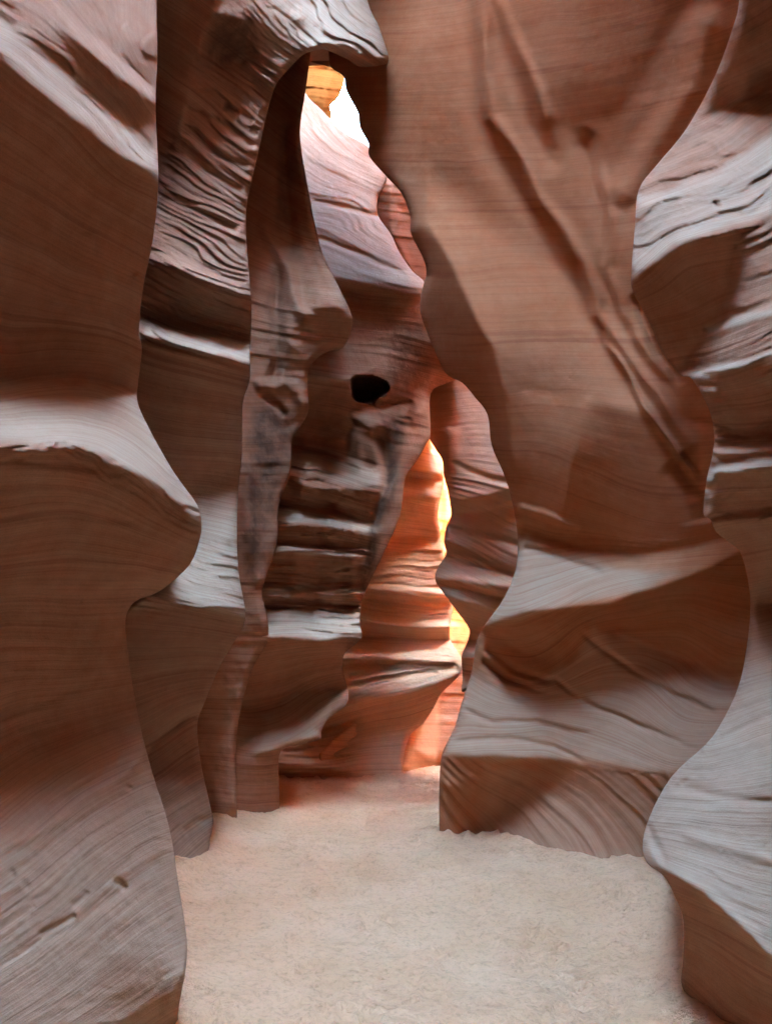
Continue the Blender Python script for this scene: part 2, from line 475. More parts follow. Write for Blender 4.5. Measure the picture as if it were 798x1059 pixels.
M_NEAR = sandstone('sandstone_near', (.28, .115, .057), (.38, .20, .12), .26, 16, .6)
M_DARK = sandstone('sandstone_weathered', (.24, .105, .06), (.35, .195, .12), .45, 9)
M_MID = sandstone('sandstone_banded', (.27, .10, .046), (.39, .195, .115), .45, 9, .8)
M_RED = sandstone('sandstone_smooth', (.35, .112, .042), (.42, .175, .085), .28, 16, .3)
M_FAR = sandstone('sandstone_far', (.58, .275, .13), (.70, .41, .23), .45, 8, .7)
M_ORANGE = sandstone('sandstone_orange', (.09, .028, .006), (.13, .042, .010), .4, 9, 1.0, 1.0, 0.0)
M_SAND = sand_mat()

# ------------------------------------------------------------------ ground
def sand_height(X, Y):
    fine = ((X > -3.3) & (X < 3.7) & (Y > 2.3) & (Y < 14)).astype(float)
    Z = .05 * vn(X * .8, Y * .8, 3) * fine + fine * .020 * fbm(X * 3, Y * 3, 5, 3)
    # trampled: shallow scuffs and heel marks
    q = fbm(X * 7 + .6 * vn(X * 3, Y * 3, 9), Y * 8, 21, 3, .6)
    Z += fine * .028 * np.sign(q) * np.abs(q) ** 1.2 + fine * .010 * vn(X * 13, Y * 21, 61) * (vn(X * 2, Y * 2, 62) > -.3) - fine * .016 * np.clip(np.abs(vn(X * 4.5, Y * 5.0, 31)) - .35, 0, 1)
    # sand drifts up against the walls
    Z += fine * (.10 * np.exp(-((X + 1.75) / .35) ** 2) + .10 * np.exp(-((X - 1.9 + (Y - 4) * -.0) / .35) ** 2) * (Y < 6.5))
    for x_, y_, a_, L_, dp in PRINTS:
        m = (np.abs(X - x_) < .4) & (np.abs(Y - y_) < .4)
        if not m.any(): continue
        dx = X[m] - x_; dy = Y[m] - y_; u = (dx * math.cos(a_) + dy * math.sin(a_)) / L_; v = (-dx * math.sin(a_) + dy * math.cos(a_)) / (L_ * .45)
        r = np.hypot(u, v)
        Z[m] += dp * (-smooth01((1.15 - r) / .45) + .55 * np.exp(-((r - 1.25) / .22) ** 2))
    for line, h in TOES:
        W_ = np.array([unproject(a, b, ray_floor_D(b))[:2] for a, b in line])
        dd, _, _ = line_dist(W_, X, Y)
        Z = Z + h * np.exp(-(dd / .16) ** 1.3) * (.7 + .5 * vn(X * 3.1, Y * 3.1, 71)) * (dd < 1.2)
    return Z
_r = np.random.RandomState(4)
PRINTS = [(_r.uniform(-1.5, 2.0), 3.2 + 8.5 * _r.rand() ** 1.3, 1.4 + _r.normal() * .6, _r.uniform(.10, .15), _r.uniform(.010, .026)) for _ in range(260)]
TOES = [([(184, 1059), (188, 1010)], .05), ([(170, 915), (185, 909), (200, 903), (216, 890), (221, 853)], .06), ([(221, 853), (246, 846), (289, 838), (287, 822)], .05),
        ([(454, 840), (455, 866), (516, 862), (548, 877), (598, 889), (669, 897)], .06), ([(704, 960), (706, 1000), (724, 1046), (745, 1075)], .06), ([(290, 809), (350, 807), (418, 804)], .05)]
def SAND(x, y): return float(sand_height(np.array([x]), np.array([y]))[0])
def make_floor():
    def axis(a, b, c, d, fine, coarse):
        return np.concatenate([np.arange(a, b, coarse), np.arange(b, c, fine), np.arange(c, d + coarse, coarse)])
    xs = axis(-80, -3.2, 3.6, 80, .022, 2.6); ys = axis(-70, 2.6, 13.5, 90, .03, 2.6)
    X, Y = np.meshgrid(xs, ys); Z = sand_height(X, Y)
    H, W = X.shape; idx = np.arange(H * W).reshape(H, W)
    f = np.stack([idx[:-1, :-1], idx[:-1, 1:], idx[1:, 1:], idx[1:, :-1]], -1).reshape(-1, 4)
    o = mesh_object('sand_floor', np.stack([X, Y, Z], -1).reshape(-1, 3), f, M_SAND)
    o['kind'] = 'structure'
make_floor()

# ------------------------------------------------------------------ the cliff country the slot is cut into
def make_terrain():
    """canyon walls carrying on behind the viewer, the rock round the slot and an unseen plateau shaped to steer the light"""
    path = [(-4.6, 19.5), (-6.2, 12), (-5.2, 6), (-2.6, 2.9), (-1.75, 1.2), (-1.5, -.5), (-1.25, -2.2), (-.6, -3.8), (.6, -5.0), (1.9, -5.0), (2.6, -3.6), (2.5, -1.8),
            (2.2, -.2), (2.3, 1.2), (3.2, 3.0), (5.6, 6), (12.8, 9.5), (13.4, 14), (7.0, 18.5), (0.5, 21.5), (-4.6, 19.5)]
    P = catmull(path, 14, False)
    hs = np.linspace(-.03, 1, 60); V = []; B = []
    for i, (x, y) in enumerate(P):
        a = P[max(i - 1, 0)]; b = P[min(i + 1, len(P) - 1)]; t = (b - a) / (np.hypot(*(b - a)) + 1e-9); n = np.array([t[1], -t[0]])
        top = ZF(x) + .3
        for h in hs:
            z = h * top
            off = .35 * float(vn(np.array([z * .55]), np.array([i * .05]), 77)[0]) + .12 * float(vn(np.array([z * 2.1]), np.array([i * .11]), 78)[0])
            V.append((x + n[0] * off, y + n[1] * off, z))
    n = len(P); m = len(hs); idx = np.arange(n * m).reshape(n, m)
    f = [np.stack([idx[:-1, :-1], idx[1:, :-1], idx[1:, 1:], idx[:-1, 1:]], -1).reshape(-1, 4)]
    # unseen plateau; rim height and openings shaped to steer sky and sun light
    for hole in HOLES:
        H = catmull(hole, 8); c = H.mean(0); k = len(H); o0 = len(V)
        i = np.arange(k); H = H + .12 * np.stack([vn(i * .6, i * 0. + 2, 5), vn(i * .6, i * 0. + 4, 5)], -1)
        prof = [(0.0, 2.6, .30), (0.0, 1.2, .12), (0, .3, .02), (0, 0, 0)]
        rings = [(H + (H - c) / (np.hypot(*(H - c).T)[:, None] + 1e-9) * o, z) for _, z, o in prof]
        for r, z in rings:
            for q in r: V.append((q[0], q[1], ZF(q[0]) + z + .15 * math.sin(q[0] * 2.1 + q[1] * 1.3)))
        ids = (o0 + np.arange(k * len(rings))).reshape(len(rings), k)
        f.append(np.stack([ids[:-1], ids[1:], np.roll(ids[1:], -1, 1), np.roll(ids[:-1], -1, 1)], -1).reshape(-1, 4))
    xs = np.concatenate([np.arange(-70, -8, 6.), np.arange(-8, 15, .2), np.arange(15, 71, 6.)]); ys = np.concatenate([np.arange(-60, -7, 6.), np.arange(-7, 24, .2), np.arange(24, 90, 6.)])
    X, Y = np.meshgrid(xs, ys); keepv = np.ones(X.shape, bool); near = []
    for hole in HOLES:
        keepv &= sdf(catmull(hole, 8), X, Y) < .12
    Z = ZF(X) + .08 * fbm(X * .7, Y * .7, 6, 3)
    idx = len(V) + np.arange(X.size).reshape(X.shape)
    q = keepv[:-1, :-1] & keepv[1:, :-1] & keepv[:-1, 1:] & keepv[1:, 1:]
    f.append(np.stack([idx[:-1, :-1][q], idx[:-1, 1:][q], idx[1:, 1:][q], idx[1:, :-1][q]], -1))
    # unseen rock blade added to keep the sun off the crag and slab
    yb = np.linspace(9.0, 19.5, 50); o0 = len(V) + X.size; sec = [(1.2, 9.2), (1.1, 13), (1.3, 18), (1.5, 23), (2.1, 23), (2.3, 17), (2.2, 12), (2.0, 9.0)]
    BV = np.array([(x + .2 * math.sin(y * .9 + z * .4), y, z) for y in yb for x, z in sec]); ib = (o0 + np.arange(len(BV))).reshape(50, 8)
    f.append(np.stack([ib[:-1], ib[1:], np.roll(ib[1:], -1, 1), np.roll(ib[:-1], -1, 1)], -1).reshape(-1, 4))
    V = np.concatenate([np.array(V), np.stack([X, Y, Z], -1).reshape(-1, 3), BV])
    f = np.concatenate(f); used = np.unique(f); rm = np.full(len(V), -1); rm[used] = np.arange(len(used)); V = V[used]; f = rm[f]
    o = mesh_object('terrain', V, f, M_NEAR, {'bedding': V[:, 2] * 90, 'varnish_shade': V[:, 2] * 0})
    o['kind'] = 'structure'
def ZF(x): return 10.0 + 6.0 * smooth01((x - .9) / .7) + 3.0 * smooth01((-2.6 - x) / .8)
HOLES = [[(-1.2, .2), (.3, -.4), (1.6, .2), (1.6, 1.4), (1.15, 2.8), (.6, 3.9), (.1, 4.9), (-.4, 5.7), (-1.0, 5.7), (-1.5, 4), (-1.5, 1.5)],
         [(-2.8, 9.4), (-1.0, 9.0), (1.0, 8.8), (1.8, 9.2), (4.0, 9.6), (7.0, 10.6), (11.4, 10.4), (12.2, 13.0), (9.5, 15.5), (4.2, 16.5), (0, 18), (-3.6, 17.5), (-4.2, 13)]]
make_terrain()

# ------------------------------------------------------------------ left foreground wall
L1_edge = [(150,-700),(158,-420),(160,-200),(164,-60),(162,0),(163,57),(161,110),(164,178),(161,227),(155,264),(148,298),(144,340),(147,363),(143,397),(143,418),(159,452),
  (181,490),(204,522),(208,540),(207,556),(196,584),(166,611),(140,622),(130,641),(132,671),(136,701),(145,750),(158,800),(175,855),(184,910),(193,970),(192,1003),(187,1030),(184,1059),(184,1180)]
rock('sandstone_cliff', 'left foreground cliff with a grey shelf jutting over a dark red-brown hollow', 'cliff',
  L1_edge + [(-290,1180),(-290,-700)],
  [(184,1059,'F'),(193,975,3.75),(175,855,3.75),(135,680,3.75),(207,545,3.95),(143,400,3.95),(160,250,4.0),(163,100,4.05),(160,-200,4.1),(155,-650,4.1),
   (0,1059,2.55),(0,800,2.75),(0,545,2.8),(0,300,3.0),(0,50,3.0),(0,-250,2.9),(0,-650,2.9),(-200,1059,1.75),(-200,600,1.9),(-200,100,2.0),(-200,-500,1.9),(95,950,2.95),(100,560,3.3)],
  [S(.5,60,[(-300,-800),(300,-800),(300,60),(-300,0)]),
   S(-.62,16,[(-300,-20),(0,52),(60,108),(110,150),(165,182),(210,190),(210,415),(140,412),(60,396),(-300,380)]),
   S(1.3,9,[(-300,-40),(0,20),(60,70),(110,105),(165,165),(165,184),(110,148),(60,106),(0,52),(-300,-10)]),
   S(-.5,10,[(62,32),(95,48),(130,85),(155,115),(163,150),(130,125),(85,88)]),
   S(1.3,6,[(45,-8),(48,-12),(90,30),(130,66),(163,96),(163,108),(125,80),(85,45)]),
   S(-.75,14,[(-300,420),(0,462),(45,460),(85,460),(120,478),(160,500),(207,545),(220,545),(220,640),(-300,640)]),
   S(1.35,12,[(-300,360),(0,395),(60,394),(110,398),(140,402),(170,420),(215,530),(205,543),(160,500),(120,478),(85,461),(45,461),(0,463),(-300,430)]),
   S(-.55,50,[(-300,560),(210,560),(210,650),(120,705),(0,740),(-300,760)]),
   S(-.28,40,[(-300,620),(135,620),(140,700),(90,735),(0,760),(-300,760)]),
   S(.85,60,[(-300,790),(0,775),(80,750),(150,720),(230,720),(230,1200),(-300,1200)]),
   S(-1.0,8,[(200,995),(192,1006),(178,1032),(160,1075),(240,1085)]),
   RDG(5,7,[(0,880),(60,850),(130,800),(160,770)]), RDG(-2,5,[(-20,1010),(70,960),(180,880)]),
   RDG(-5,5,[(-20,540),(60,532),(150,540)]), RDG(4,7,[(-10,600),(90,610),(180,590)]),RDG(-4,6,[(-10,745),(60,722),(120,690)]),
   RDG(7,8,[(90,240),(100,268),(112,300)]), RDG(7,5,[(140,283),(152,300)]), RDG(5,6,[(50,310),(90,320),(120,345)]), RDG(-8,2.8,[(120,908),(126,914),(129,920)]),RDG(-4,2.2,[(130,815),(138,816)]),RDG(-3,3.5,[(24,912),(32,920)]),RDG(-3,3,[(72,938),(86,930),(92,922)]),RDG(-3,3,[(12,900),(16,908)]),RDG(-5,3,[(40,968),(60,956),(78,944)]),RDG(-6,5,[(3,470),(60,482),(110,484)])],
  [(0,[(0,-200),(160,-60)]),(60,[(0,20),(80,85),(160,165)]),(110,[(0,60),(80,125),(160,190)]),(330,[(0,395),(140,405)]),(400,[(0,462),(100,470),(205,540)]),(470,[(0,560),(180,575)]),(600,[(0,700),(130,690)]),
   (720,[(0,850),(150,760)]),(900,[(0,1010),(165,885)]),(1060,[(0,1150),(180,1040)])],
  M_NEAR, pale=[(.42,60,[(-300,800),(60,790),(150,740),(240,740),(240,1200),(-300,1200)]),(.45,16,[(-300,380),(0,392),(140,402),(230,530),(205,545),(160,502),(85,463),(-300,440)]),(.4,20,[(-300,-60),(0,15),(90,85),(170,165),(170,186),(60,108),(0,55),(-300,0)])], parts=[('rock_shelf', [(-400,350),(-300,380),(0,385),(140,398),(230,420),(230,552),(206,546),(160,502),(120,480),(85,463),(45,463),(0,465),(-300,432),(-400,430)])], step=2.0, keep=330, edge=16, strata=(.035,11), rough=.03, back=2.6, inward=30, seed=3,
  strata_map=[(.25,40,[(-300,100),(160,215),(160,400),(-300,370)]),(1.7,15,[(-300,0),(0,20),(165,165),(165,184),(0,60),(-300,10)])],
  rough_map=[(.05,12,40,6,[(-100,-120),(160,-60),(165,180),(0,55),(-100,0)]),(.10,6,14,7,[(-40,450),(85,455),(210,530),(205,560),(120,500),(60,475),(-40,480)]),
     (.012,60,40,9,[(-40,850),(190,800),(190,1100),(-40,1100)])])

# ------------------------------------------------------------------ left arch buttress
B_edge = [(345,-480),(352,-200),(372,-60),(380,0),(392,28),(402,60),(396,67),(372,69),(360,62),(345,55),(334,51),(320,54),(312,58),(300,70),(287,85),(281,100),(275,122),(270,145),(262,180),(255,215),
  (255,250),(258,285),(260,320),(259,370),(258,395),(251,418),(250,471),(247,501),(245,546),(247,592),(254,639),(242,664),(227,690),(211,728),(204,750),(208,790),(218,835),(221,852),(217,870),(216,890),(198,903),(185,909),(180,960)]
rock('arched_buttress', 'weathered grey buttress that reaches over the gap as a pointed rock arch at the top', 'rock buttress',
  B_edge + [(60,960),(40,-480)],
  [(185,908,'F'),(214,893,'F'),(221,855,6.7),(206,760,6.55),(252,637,6.4),(247,540,6.5),(258,380,6.5),(256,230,6.6),(285,85,6.6),(335,52,6.4),(400,62,6.3),(380,0,6.3),(350,-450,6.4),
   (160,900,6.1),(150,650,6.0),(158,470,6.9),(158,360,6.7),(165,200,6.5),(180,60,6.9),(230,50,6.2),(230,200,6.1),(225,350,6.1),(70,800,5.6),(70,300,5.8),(60,-100,6.0),(60,-450,6.0),(200,-250,6.2)],
  [S(.35,40,[(40,-500),(420,-500),(420,40),(300,60),(200,-60),(40,-60)]),
   S(-.9,8,[(40,-40),(150,-60),(216,-30),(222,0),(208,40),(206,75),(193,102),(185,150),(166,192),(140,200)],sx=-1.6),
   S(.45,16,[(205,75),(290,60),(275,122),(262,180),(255,250),(258,300),(160,260),(164,190),(185,148),(193,102)],sx=.25),
   S(-.9,7,[(222,14),(252,20),(262,55),(245,66),(222,54),(214,30)]),
   S(.55,14,[(250,-30),(385,-10),(398,55),(345,48),(300,62),(275,95),(262,60)]),
   S(-1.2,5,[(300,76),(318,52),(336,46),(352,50),(375,62),(405,58),(410,80),(330,62)]),
   S(-.75,9,[(148,268),(175,275),(225,293),(262,306),(262,352),(225,343),(185,335),(150,330)]),
   S(1.3,5,[(155,256),(190,266),(232,288),(262,303),(262,309),(228,297),(185,276),(155,266)]),
   S(-.7,10,[(130,346),(190,350),(262,378),(262,520),(205,520),(130,540)],sx=-1.3),
   S(1.5,6,[(145,329),(190,333),(230,345),(262,358),(262,377),(225,366),(185,352),(145,345)]),
   S(.05,14,[(222,372),(262,380),(252,520),(190,520),(200,440)],sx=-.5),
   S(.95,16,[(190,520),(255,500),(262,638),(225,630),(195,622),(160,612),(140,625)]),
   S(-.75,8,[(130,632),(160,615),(195,624),(225,631),(260,640),(250,690),(215,740),(120,740)]),
   S(-.3,20,[(120,700),(215,700),(205,760),(120,780)]),
   S(.5,30,[(120,795),(230,780),(230,960),(120,960)]),
   RDG(-7,4,[(228,108),(245,116),(262,128)]),RDG(-8,4,[(196,132),(225,158),(258,172)]),RDG(-8,4,[(188,150),(215,176),(252,196)]),RDG(-6,4,[(172,202),(215,225),(250,240)]),
   RDG(-5,4,[(200,112),(235,130),(262,152)]),RDG(-6,4,[(260,132),(266,136)]),
   RDG(7,7,[(212,728),(228,695),(240,668)]),RDG(-6,5,[(190,860),(205,850),(222,845)]),RDG(-5,4,[(150,780),(190,742),(210,735)]),RDG(5,8,[(300,10),(345,38),(380,60)])],
  [(-100,[(160,-150),(300,-60),(380,20)]),(0,[(200,20),(260,70),(330,110)]),(60,[(195,110),(262,160)]),(130,[(165,195),(255,245)]),(200,[(150,258),(258,303)]),(270,[(145,332),(258,370)]),(440,[(140,510),(250,520)]),
   (540,[(140,612),(253,638)]),(680,[(140,770),(215,730)]),(780,[(150,900),(221,850)])],
  M_DARK, pale=[(.6,14,[(180,530),(255,505),(260,640),(195,625),(140,628)]),(.6,5,[(145,330),(262,358),(262,378),(145,345)]),(.3,20,[(240,-60),(390,-20),(405,62),(340,52),(290,70)]),(.35,30,[(120,820),(240,800),(240,960),(120,960)])], parts=[('rock_arch', [(250,-600),(430,-600),(430,100),(300,84),(284,96),(262,60),(256,20)])], step=1.5, keep=260, edge=11, strata=(.07,8), rough=.03, back=3.2, inward=34, seed=21,
  rough_map=[(.05,14,50,4.0,[(205,60),(285,80),(262,180),(257,300),(150,270),(164,190),(185,148)]),(.08,8,40,4,[(140,255),(262,300),(262,380),(140,350)]),(.05,10,50,5,[(250,-30),(400,0),(405,70),(300,70),(262,120)]),
     (.05,10,40,4,[(140,560),(255,560),(262,645),(150,640)])],
  strata_map=[(.2,14,[(140,380),(262,385),(250,510),(140,510)]),(.3,20,[(40,-200),(216,-30),(206,75),(166,192),(40,192)])],
  stain_shade=[(.8,14,[(220,10),(255,15),(268,58),(240,72),(212,50)]),(.6,24,[(160,150),(195,140),(185,205),(160,215)])])  # shade painted into the recess; the upper hollow darkened too

# ------------------------------------------------------------------ middle back wall with its high grey slab
D_edge = [(306,60),(316,96),(332,113),(355,136),(381,151),(385,166),(400,183),(391,204),(391,223),(404,242),(413,261),(426,280),(439,293),(437,315),(452,340),(475,385),(462,396),(445,407),(445,448),(440,460),(430,478),(419,494),
  (413,535),(396,573),(385,596),(374,622),(372,645),(374,660),(357,675),(354,690),(360,716),(357,730),(340,743),(332,756),(331,764),(312,770),(291,776),(288,800),(289,836),(288,900)]
rock('banded_cliff', 'middle banded cliff with pale ledges below a smooth grey slab and a dark round hole', 'cliff',
  D_edge + [(200,900),(200,60)],
  [(289,838,'F'),(225,851,'F'),(288,800,9.1),(332,760,8.75),(360,720,8.8),(373,640,9.1),(300,640,8.7),(396,573,9.5),(413,520,9.6),(444,430,9.9),(380,470,9.1),(300,480,8.9),(340,400,9.0),(380,402,9.1),(470,385,9.7),
   (437,300,10.0),(330,330,9.6),(400,220,10.6),(320,120,11.2),(385,160,11.6),(210,600,8.6),(210,200,9.6),(210,800,8.55)],
  [S(1.05,12,[(180,40),(420,40),(420,180),(450,290),(450,300),(330,288),(180,280)]),
   S(.75,8,[(180,300),(340,302),(400,312),(400,330),(398,372),(370,392),(330,392),(180,380)]),
   S(-.5,14,[(398,305),(450,305),(490,390),(445,412),(400,430),(395,372)]),
   S(-.8,5,[(330,293),(400,302),(445,305),(442,316),(400,310),(330,300)]),
   S(-.65,8,[(180,388),(330,392),(365,400),(400,425),(420,440),(420,455),(300,452),(180,440)],sx=.15),
   S(.15,10,[(364,425),(386,425),(384,490),(360,490)],sx=-.5),
   S(1.2,6,[(372,416),(420,420),(424,440),(380,438)]),
   S(1.5,8,[(290,462),(330,468),(385,480),(392,500),(380,504),(340,502),(325,506),(300,488),(288,486)]),
   S(-.55,6,[(280,488),(300,492),(330,507),(392,508),(392,530),(340,526),(280,520)]),
   S(1.35,5,[(270,519),(310,523),(360,533),(392,541),(390,549),(350,546),(300,540),(270,539)]),
   S(-.55,4,[(270,543),(300,543),(350,549),(390,551),(390,566),(350,567),(300,560),(270,560)]),
   S(1.3,4,[(270,560),(300,562),(340,566),(372,570),(370,575),(330,572),(270,567)]),
   S(-.5,4,[(270,569),(330,574),(380,577),(380,604),(330,602),(270,602)]),
   S(1.1,5,[(265,603),(320,604),(375,606),(378,613),(330,611),(265,611)]),
   S(-.55,5,[(265,613),(330,614),(380,616),(380,628),(265,628)]),
   S(1.4,10,[(260,629),(320,627),(374,630),(376,655),(355,656),(340,662),(300,658),(260,652)]),
   S(-.75,7,[(180,655),(300,660),(340,664),(356,658),(380,660),(372,690),(365,712),(340,715),(300,722),(272,730),(180,740)]),
   S(.85,9,[(272,735),(295,723),(335,713),(362,712),(364,724),(345,744),(332,757),(312,765),(285,775),(266,778)]),
   S(-.9,6,[(262,782),(290,775),(312,769),(332,762),(345,780),(300,790)]),
   S(-.15,16,[(180,790),(300,786),(300,920),(180,920)]),
   S(-.1,8,[(388,460),(412,425),(450,400),(450,460),(425,510),(400,570),(375,625),(372,600),(385,550),(396,500)],sx=1.3),
   RDG(12,9,[(448,412),(420,440),(416,470),(402,520),(388,560),(380,590),(374,615)]),
   RDG(-12,6,[(394,440),(398,480),(392,530),(380,590),(373,625)]),
   RDG(9,8,[(371,440),(369,490),(364,560),(362,620)]),
   RDG(7,9,[(318,440),(314,500),(306,570),(300,660)]),RDG(-8,8,[(340,450),(336,520),(328,590),(322,670)]),RDG(5,6,[(354,500),(348,560),(346,640)]),RDG(-6,4,[(300,484),(318,497),(345,500)]),RDG(-5,3,[(290,531),(340,537),(385,545)]),RDG(-5,3,[(268,642),(320,640),(372,645)]),RDG(-5,3,[(320,206),(360,215),(398,226)]),RDG(-5,3,[(322,245),(370,262),(420,283)])],
  [(0,[(310,40),(385,150)]),(60,[(312,140),(398,195)]),(110,[(318,205),(360,214),(410,250)]),(180,[(325,288),(385,300),(437,305)]),(290,[(320,390),(400,405)]),(400,[(288,520),(390,545)]),(450,[(280,565),(372,572)]),(500,[(275,604),(375,608)]),
   (550,[(270,655),(374,657)]),(620,[(280,765),(360,718)]),(700,[(220,835),(289,838)])],
  M_MID, pale=[(.6,7,[(270,522),(392,541),(390,549),(270,540)]),(.5,8,[(288,465),(392,484),(392,504),(288,488)]),(.6,5,[(270,562),(372,571),(370,575),(270,567)]),(.5,5,[(265,604),(377,607),(377,612),(265,611)]),(.55,8,[(260,631),(376,631),(376,655),(340,661),(260,654)]),(.45,10,[(270,738),(335,713),(362,712),(364,724),(332,757),(270,777)]),(.35,20,[(300,100),(440,200),(440,295),(320,290)]),(.4,8,[(320,378),(372,392),(340,398),(320,390)])], step=1.5, keep=200, edge=9, strata=(.03,6), rough=.022, back=2.2, inward=26, seed=31, pit=(380,402,18.5,13.5,.16), parts=[('rock_hole', [(380+19.5*math.cos(a*.39), 402+14.5*math.sin(a*.39)) for a in range(16)])],
  rough_map=[(.02,10,60,6,[(300,60),(400,180),(445,300),(320,300)]),(.12,8,20,5,[(365,415),(425,415),(425,445),(365,440)]),(.09,8,26,4,[(262,450),(392,480),(376,660),(250,660)])],
  stain_shade=[(.85,10,[(398,425),(414,440),(408,500),(384,600),(372,625),(366,600),(384,540),(394,480)]),(.55,20,[(402,330),(440,330),(440,400),(405,405)]),(.35,30,[(300,400),(360,402),(350,450),(300,450)])])  # varnish streak, then the arch's shadow painted dark, then a faint patch

# ------------------------------------------------------------------ left fin hanging before the slab
C_edge = [(322,30),(321,55),(316,94),(311,125),(311,151),(319,196),(326,234),(336,268),(351,298),(362,322),(364,338),(355,359),(340,363),(326,372),(319,384),(318,402),(319,425),(310,442),(302,456),(300,490),(288,524),(287,561),(276,594),(271,614),(277,641),
  (276,665),(262,690),(250,730),(244,780),(246,900)]
rock('hanging_fin', 'tall brown fin with dark streaks ending in a rounded lobe before the grey slab', 'rock fin',
  C_edge + [(170,900),(170,30)],
  [(222,851,8.45),(246,845,8.75),(244,780,8.5),(262,690,8.3),(277,640,8.0),(288,540,7.9),(302,460,7.9),(319,400,7.8),(362,335,7.6),(330,250,7.9),(311,150,8.3),(320,60,8.6),(260,600,7.7),(250,450,7.6),(262,300,7.6),(275,130,8.0),(180,600,7.4),(180,300,7.4),(180,100,7.8),(180,830,7.9)],
  [S(-.25,30,[(160,0),(290,0),(275,200),(285,400),(300,520),(280,700),(160,900)],sx=.3),
   S(.35,8,[(288,60),(300,90),(296,180),(300,240),(318,320),(340,345),(368,345),(368,320),(335,255),(325,225),(312,180),(310,120),(325,50)],sx=-.6),
   S(.9,9,[(292,230),(305,230),(335,265),(352,300),(350,318),(325,300),(305,262)]),
   S(-.6,7,[(300,345),(320,318),(352,318),(368,330),(366,350),(330,372),(310,362)]),
   S(-.8,8,[(298,355),(330,368),(322,400),(318,430),(300,440),(302,400)]),
   S(-.2,20,[(245,420),(300,450),(290,520),(275,600),(240,600)],sx=.8),
   S(-.4,30,[(160,650),(280,650),(262,700),(246,780),(246,900),(160,900)]),
   RDG(10,7,[(268,224),(285,256),(298,280),(306,310),(318,336)]),
   RDG(-10,6,[(296,130),(294,170),(298,215),(303,262)]),
   RDG(8,8,[(302,70),(306,120),(313,180),(325,230)]),
   RDG(-9,7,[(290,270),(286,320),(288,370),(280,400)]),
   RDG(7,7,[(262,400),(285,395),(305,400),(318,425)]),RDG(-6,4,[(271,408),(285,418),(296,430)]),
   RDG(8,9,[(262,470),(255,520),(262,570),(270,610)])],
  [(0,[(200,0),(315,90)]),(120,[(200,160),(320,235)]),(260,[(200,290),(360,330)]),(380,[(200,420),(315,425)]),(560,[(200,600),(275,600)]),(800,[(200,840),(245,840)])],
  M_MID, step=1.5, keep=220, edge=9, strata=(.035,8), rough=.05, back=1.6, inward=24, seed=41,
  
  stain_shade=[(.9,26,[(266,425),(302,425),(300,470),(285,530),(268,590),(250,600),(247,540),(256,480)]),(.5,12,[(285,130),(298,130),(302,230),(290,240)]),(.4,16,[(270,300),(300,300),(298,400),(280,400)])])

